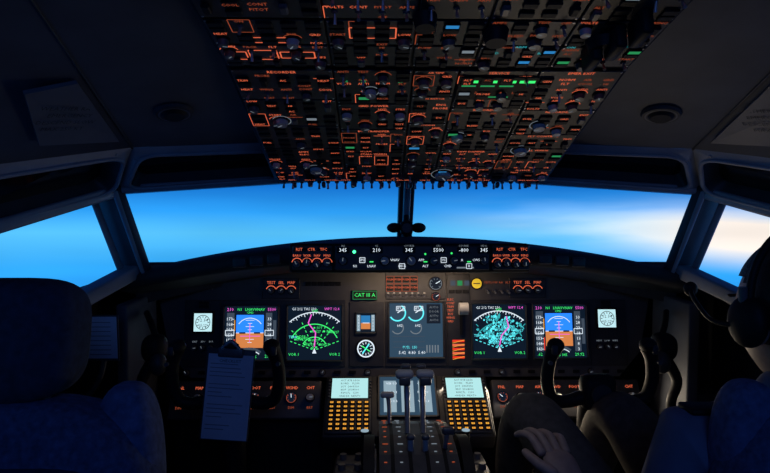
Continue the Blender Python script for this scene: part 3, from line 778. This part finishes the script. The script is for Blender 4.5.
E = [('pel','bel','s'),('bel','che','s'),('che','uch','s'),('uch','nb','s'),('nb','nk','k'),('uch','ls','s'),('ls','le','s'),('le','lw','s'),('uch','rs','s'),('rs','re','s'),('re','rw','s'),
     ('pel','lh','t'),('lh','lt','t'),('lt','lk','t'),('lk','lm','t'),('lm','la','t'),('la','lf','f'),('pel','rh','t'),('rh','rt','t'),('rt','rk','t'),('rk','rm','t'),('rm','ra','t'),('ra','rf','f')]
def skinned(name, J, E, root, mats, parent, sub=2):
    ks = list(J); me = bpy.data.meshes.new(name); me.from_pydata([J[k][0] for k in ks], [(ks.index(a), ks.index(b)) for a, b, _ in E], [])
    o = bpy.data.objects.new(name+'_tmp', me); scene.collection.objects.link(o)
    o.modifiers.new('s', 'SKIN'); sd = me.skin_vertices[0].data
    for i, k in enumerate(ks): sd[i].radius = (J[k][1], J[k][2]); sd[i].use_root = (k == root)
    ss = o.modifiers.new('u', 'SUBSURF'); ss.levels = sub; ss.render_levels = sub
    dg = bpy.context.evaluated_depsgraph_get(); dg.update()
    m2 = bpy.data.meshes.new_from_object(o.evaluated_get(dg)); bpy.data.objects.remove(o); m2.name = name
    m2.materials.clear(); codes = list(mats)
    for c in codes: m2.materials.append(MATS[mats[c]])
    segs = [(Vector(J[a][0]), Vector(J[b][0]), c, (J[a][1]+J[b][1])/2) for a, b, c in E]
    for p in m2.polygons:
        c = p.center; best = None
        for a, b, k, r in segs:
            t = max(0, min(1, (c-a).dot(b-a)/(b-a).length_squared)); d = (c-a-(b-a)*t).length/r
            if best is None or d < best[0]: best = (d, k)
        p.material_index = codes.index(best[1]); p.use_smooth = True
    o = bpy.data.objects.new(name, m2); scene.collection.objects.link(o); o.parent = parent; return o
fo = empty('first_officer')
skinned('body', J, E, 'pel', {'s': 'shirt', 'k': 'skin', 't': 'khaki', 'f': 'shoe'}, fo)
def hand(name, w, kn, across, sg):
    w, kn, ac = Vector(w), Vector(kn), Vector(across).normalized(); d = (kn-w).normalized(); ac = (ac-d*ac.dot(d)).normalized()
    up = ac.cross(d); up = up if up.z > 0 else -up
    P = {'a': (tuple(w-d*.03), .028, .024), 'b': (tuple(w), .028, .020), 'c': (tuple(w+(kn-w)*.5+up*.002), .038, .017), 'd': (tuple(kn), .036, .013)}
    skinned(name+'_palm', P, [('a','b','s'),('b','c','k'),('c','d','k')], 'b', {'s': 'shirt', 'k': 'skin'}, fo)
    for i, L in enumerate((.070, .079, .073, .056)):
        o = kn+ac*(-.032+.021*i)+up*.001; f = (d+ac*(-.16+.10*i)).normalized()
        p0 = o-f*.015; p1 = o+f*L*.42+up*.007; p2 = o+f*L*.74-up*.008; p3 = o+f*L*.90-up*.026
        F_ = {'a': (tuple(p0), .0095, .0095), 'b': (tuple(o+f*.004+up*.003), .0095, .009), 'c': (tuple(p1), .0088, .0085), 'd': (tuple(p2), .008, .0078), 'e': (tuple(p3), .0068, .0062)}
        skinned(name+'_finger_%d' % i, F_, [('a','b','k'),('b','c','k'),('c','d','k'),('d','e','k')], 'a', {'k': 'skin'}, fo)
    t0 = w+(kn-w)*.25-ac*.022; T_ = {'a': (tuple(t0), .014, .012), 'b': (tuple(t0+d*.028-ac*.022-up*.004), .0115, .011), 'c': (tuple(t0+d*.056-ac*.032-up*.008), .0098, .0092), 'd': (tuple(t0+d*.076-ac*.032-up*.014), .0078, .007)}
    skinned(name+'_thumb', T_, [('a','b','k'),('b','c','k'),('c','d','k')], 'a', {'k': 'skin'}, fo)
hand('near_hand', (.286,1.055,.780), (.264,1.125,.820), (.9, .35, -.10), 1)
hand('far_hand', (.675,1.06,.765), (.62,1.125,.79), (-.8, -.6, 0), -1)
HC = Vector((.568, .862, 1.128)); HM = Matrix.Translation(HC) @ Matrix.Rotation(math.radians(10), 4, 'Z')
mb = MB()
def headf(p):
    x, y, z = p
    if z < 0: x *= 1-.32*z*z; y = y*(1-.12*z*z)+.18*(-z)*(1 if y > 0 else -.1)*.5
    if z < -.1 and y < 0: y *= 1-.35*(-z)
    fr = max(0, y)
    nose = math.exp(-((x/.14)**2))*math.exp(-(((z+.12)/.20)**2)); y += .20*nose*(fr > .5)
    eye = math.exp(-(((abs(x)-.38)/.16)**2))*math.exp(-(((z-.03)/.12)**2)); y -= .07*eye*(fr > .4)
    brow = math.exp(-(((z-.18)/.08)**2))*math.exp(-((x/.6)**2)); y += .03*brow*(fr > .4)
    lip = math.exp(-((x/.26)**2))*math.exp(-(((z+.48)/.07)**2)); y += .05*lip*(fr > .3)
    chin = math.exp(-((x/.3)**2))*math.exp(-(((z+.85)/.15)**2)); y += .12*chin*(y > 0)
    return Vector((x, y, z))
mb.ball((0,0,0), (.074,.094,.115), 'skin', 48, 36, headf)
for s in (-1, 1):
    mb.ball((s*.076,-.004,-.012), (.010,.020,.032), 'skin', 14, 10)
    mb.ball((s*.028,.082,.004), (.012,.010,.010), 'paper', 12, 8); mb.ball((s*.028,.090,.004), (.006,.004,.006), 'black', 10, 6)
    mb.box((s*.028,.090,.022), (.030,.008,.005), 'hair', .002)
mb.box((0,.094,-.056), (.044,.008,.006), 'khaki', .003)
mb.obj('head', fo, HM)
mb = MB()
mb.ball((0,-.004,.008), (.0815,.100,.118), 'hair', 48, 36, headf, lambda c: (c.z > .30+.25*max(0, c.y)) or (c.y < .02 and c.z > -.42) or (abs(c.x) > .75 and c.y < .15 and c.z > .0))
mb.obj('hair', fo, HM)
mb = MB()
mb.tube([(.094*math.cos(a), -.005, .02+.118*math.sin(a)) for a in [math.pi*k/12 for k in range(13)]], .006, 'black', 8, 2)
for s in (-1, 1):
    mb.ball((s*.092,0,-.008), (.020,.034,.040), 'black', 20, 14); mb.tube([(s*.098,0,.01),(s*.100,0,.045)], .007, 'knob', 8)
mb.tube([(-.104,.008,-.015),(-.112,.05,-.012),(-.105,.095,.015),(-.088,.125,.030)], [.0045,.0035,.0035,.004], 'black', 8); mb.ball((-.084,.130,.030), (.012,.010,.013), 'black', 14, 10)
mb.tube([(.10,0,-.04),(.11,-.04,-.12),(.09,-.08,-.25)], .003, 'black', 6)
mb.obj('headset', fo, HM)
mb = MB()
mb.tube([(.56+.062*math.cos(a), .858+.060*math.sin(a), 1.000-.012*math.sin(a)) for a in [2*math.pi*k/12 for k in range(13)]], .014, 'collar', 8, 2)
for s in (-1, 1): mb.box((.55+s*.115,.855,.985), (.10,.045,.010), 'black', .004)
mb.obj('collar', fo)

# ------------------------------------------------------------------ sky
w = bpy.data.worlds.new('sky'); scene.world = w; w.use_nodes = True; nt = w.node_tree; nt.nodes.clear()
N_ = nt.nodes.new; Lk = nt.links.new
tc = N_('ShaderNodeTexCoord'); sp = N_('ShaderNodeSeparateXYZ'); Lk(tc.outputs['Generated'], sp.inputs[0])
mr = N_('ShaderNodeMapRange'); mr.inputs['From Min'].default_value = -.3; mr.inputs['From Max'].default_value = .3; Lk(sp.outputs['Z'], mr.inputs['Value'])
cr = N_('ShaderNodeValToRGB'); Lk(mr.outputs['Result'], cr.inputs['Fac']); e = cr.color_ramp.elements
e[0].position = 0; e[0].color = (.01,.10,.45,1); e[1].position = 1; e[1].color = (.002,.02,.12,1)
for p, c in ((.30,(.012,.24,.82)),(.42,(.035,.42,1.0)),(.51,(.10,.56,1.0)),(.57,(.028,.35,.92)),(.65,(.006,.15,.58)),(.80,(.003,.05,.26))):
    x = e.new(p); x.color = (*c, 1)
mp_ = N_('ShaderNodeMapping'); mp_.inputs['Scale'].default_value = (2.2, 2.2, 16); mp_.inputs['Rotation'].default_value = (0, .10, 0); Lk(tc.outputs['Generated'], mp_.inputs['Vector'])
nz = N_('ShaderNodeTexNoise'); nz.inputs['Scale'].default_value = 1.3; nz.inputs['Detail'].default_value = 5; Lk(mp_.outputs['Vector'], nz.inputs['Vector'])
def math_(op, a, b=None):
    n = N_('ShaderNodeMath'); n.operation = op
    for i, v in enumerate((a, b)):
        if v is None: continue
        if isinstance(v, (int, float)): n.inputs[i].default_value = v
        else: Lk(v, n.inputs[i])
    return n.outputs[0]
def mrange(v, a, b):
    n = N_('ShaderNodeMapRange'); n.interpolation_type = 'SMOOTHSTEP'; n.inputs['From Min'].default_value = a; n.inputs['From Max'].default_value = b; Lk(v, n.inputs['Value']); return n.outputs['Result']
azr = math_('DIVIDE', sp.outputs['X'], math_('MAXIMUM', sp.outputs['Y'], .05))
zc = math_('ADD', math_('SUBTRACT', sp.outputs['Z'], .036), math_('MULTIPLY', azr, .050))
band = math_('SUBTRACT', 1, mrange(math_('ABSOLUTE', zc), .0, .065))
thin = math_('SUBTRACT', 1, mrange(math_('ABSOLUTE', zc), .0, .030))
cl = math_('MULTIPLY', math_('MULTIPLY', band, mrange(azr, .05, .50)), mrange(nz.outputs['Fac'], .30, .64))
gl = math_('MULTIPLY', band, mrange(azr, .34, .66)); st = math_('MULTIPLY', thin, mrange(azr, .02, .42))
fac = math_('MINIMUM', math_('ADD', math_('ADD', math_('MULTIPLY', cl, .55), math_('MULTIPLY', gl, .75)), math_('MULTIPLY', st, .32)), 1)
cm = N_('ShaderNodeMix'); cm.data_type = 'RGBA'; Lk(mrange(azr, .36, .66), cm.inputs['Factor']); cm.inputs[6].default_value = (.58,.82,1.0,1); cm.inputs[7].default_value = (1.0,.90,.82,1)
mx = N_('ShaderNodeMix'); mx.data_type = 'RGBA'; Lk(fac, mx.inputs['Factor']); Lk(cr.outputs['Color'], mx.inputs[6]); Lk(cm.outputs[2], mx.inputs[7])
nz2 = N_('ShaderNodeTexNoise'); nz2.inputs['Scale'].default_value = 1.0; Lk(mp_.outputs['Vector'], nz2.inputs['Vector'])
hsv = N_('ShaderNodeHueSaturation'); Lk(mx.outputs[2], hsv.inputs['Color']); Lk(math_('ADD', math_('MULTIPLY', nz2.outputs['Fac'], .6), .72), hsv.inputs['Value'])
bg = N_('ShaderNodeBackground'); Lk(hsv.outputs['Color'], bg.inputs['Color']); bg.inputs['Strength'].default_value = 1.0
wo = N_('ShaderNodeOutputWorld'); Lk(bg.outputs[0], wo.inputs[0])

# ------------------------------------------------------------------ lamps
def area(name, loc, rot, sx, sy, p, col):
    l = bpy.data.lights.new(name, 'AREA'); l.shape = 'RECTANGLE'; l.size = sx; l.size_y = sy; l.energy = p; l.color = col
    o = bpy.data.objects.new(name, l); scene.collection.objects.link(o); o.location = loc; o.rotation_euler = rot
area('glareshield_flood_lamp', (.03, 1.56, 1.135), (math.radians(38), 0, 0), .30, .02, .40, (1, .72, .48))
area('blue_fill_light', (0, -.6, 1.62), (math.radians(55), 0, 0), .6, .3, 2.4, (.10, .27, 1))  # added blue fill for seats and cabin, not a fitted fixture
area('knee_rim_fill', (.37, 1.62, .80), (math.radians(-75), 0, 0), .55, .03, 1.9, (1, .82, .60))  # added fill for the knee rims, standing in for panel display glow
l = bpy.data.lights.new('pedestal_flood_lamp', 'SPOT'); l.energy = 1.15; l.spot_size = math.radians(56); l.spot_blend = .7; l.shadow_soft_size = .03; l.color = (.85, .90, 1)
o = bpy.data.objects.new('pedestal_flood_lamp', l); scene.collection.objects.link(o); o.location = (.03, 1.05, 1.47); o.rotation_euler = (math.radians(18), math.radians(-3), 0)

cam = bpy.data.cameras.new('camera'); co = bpy.data.objects.new('camera', cam); scene.collection.objects.link(co)
co.location = (-.09, 0, 1.25); co.rotation_euler = (math.pi/2, 0, -math.atan(9/560)); cam.sensor_width = 36; cam.lens = 560*36/770; cam.clip_start = .02
scene.camera = co
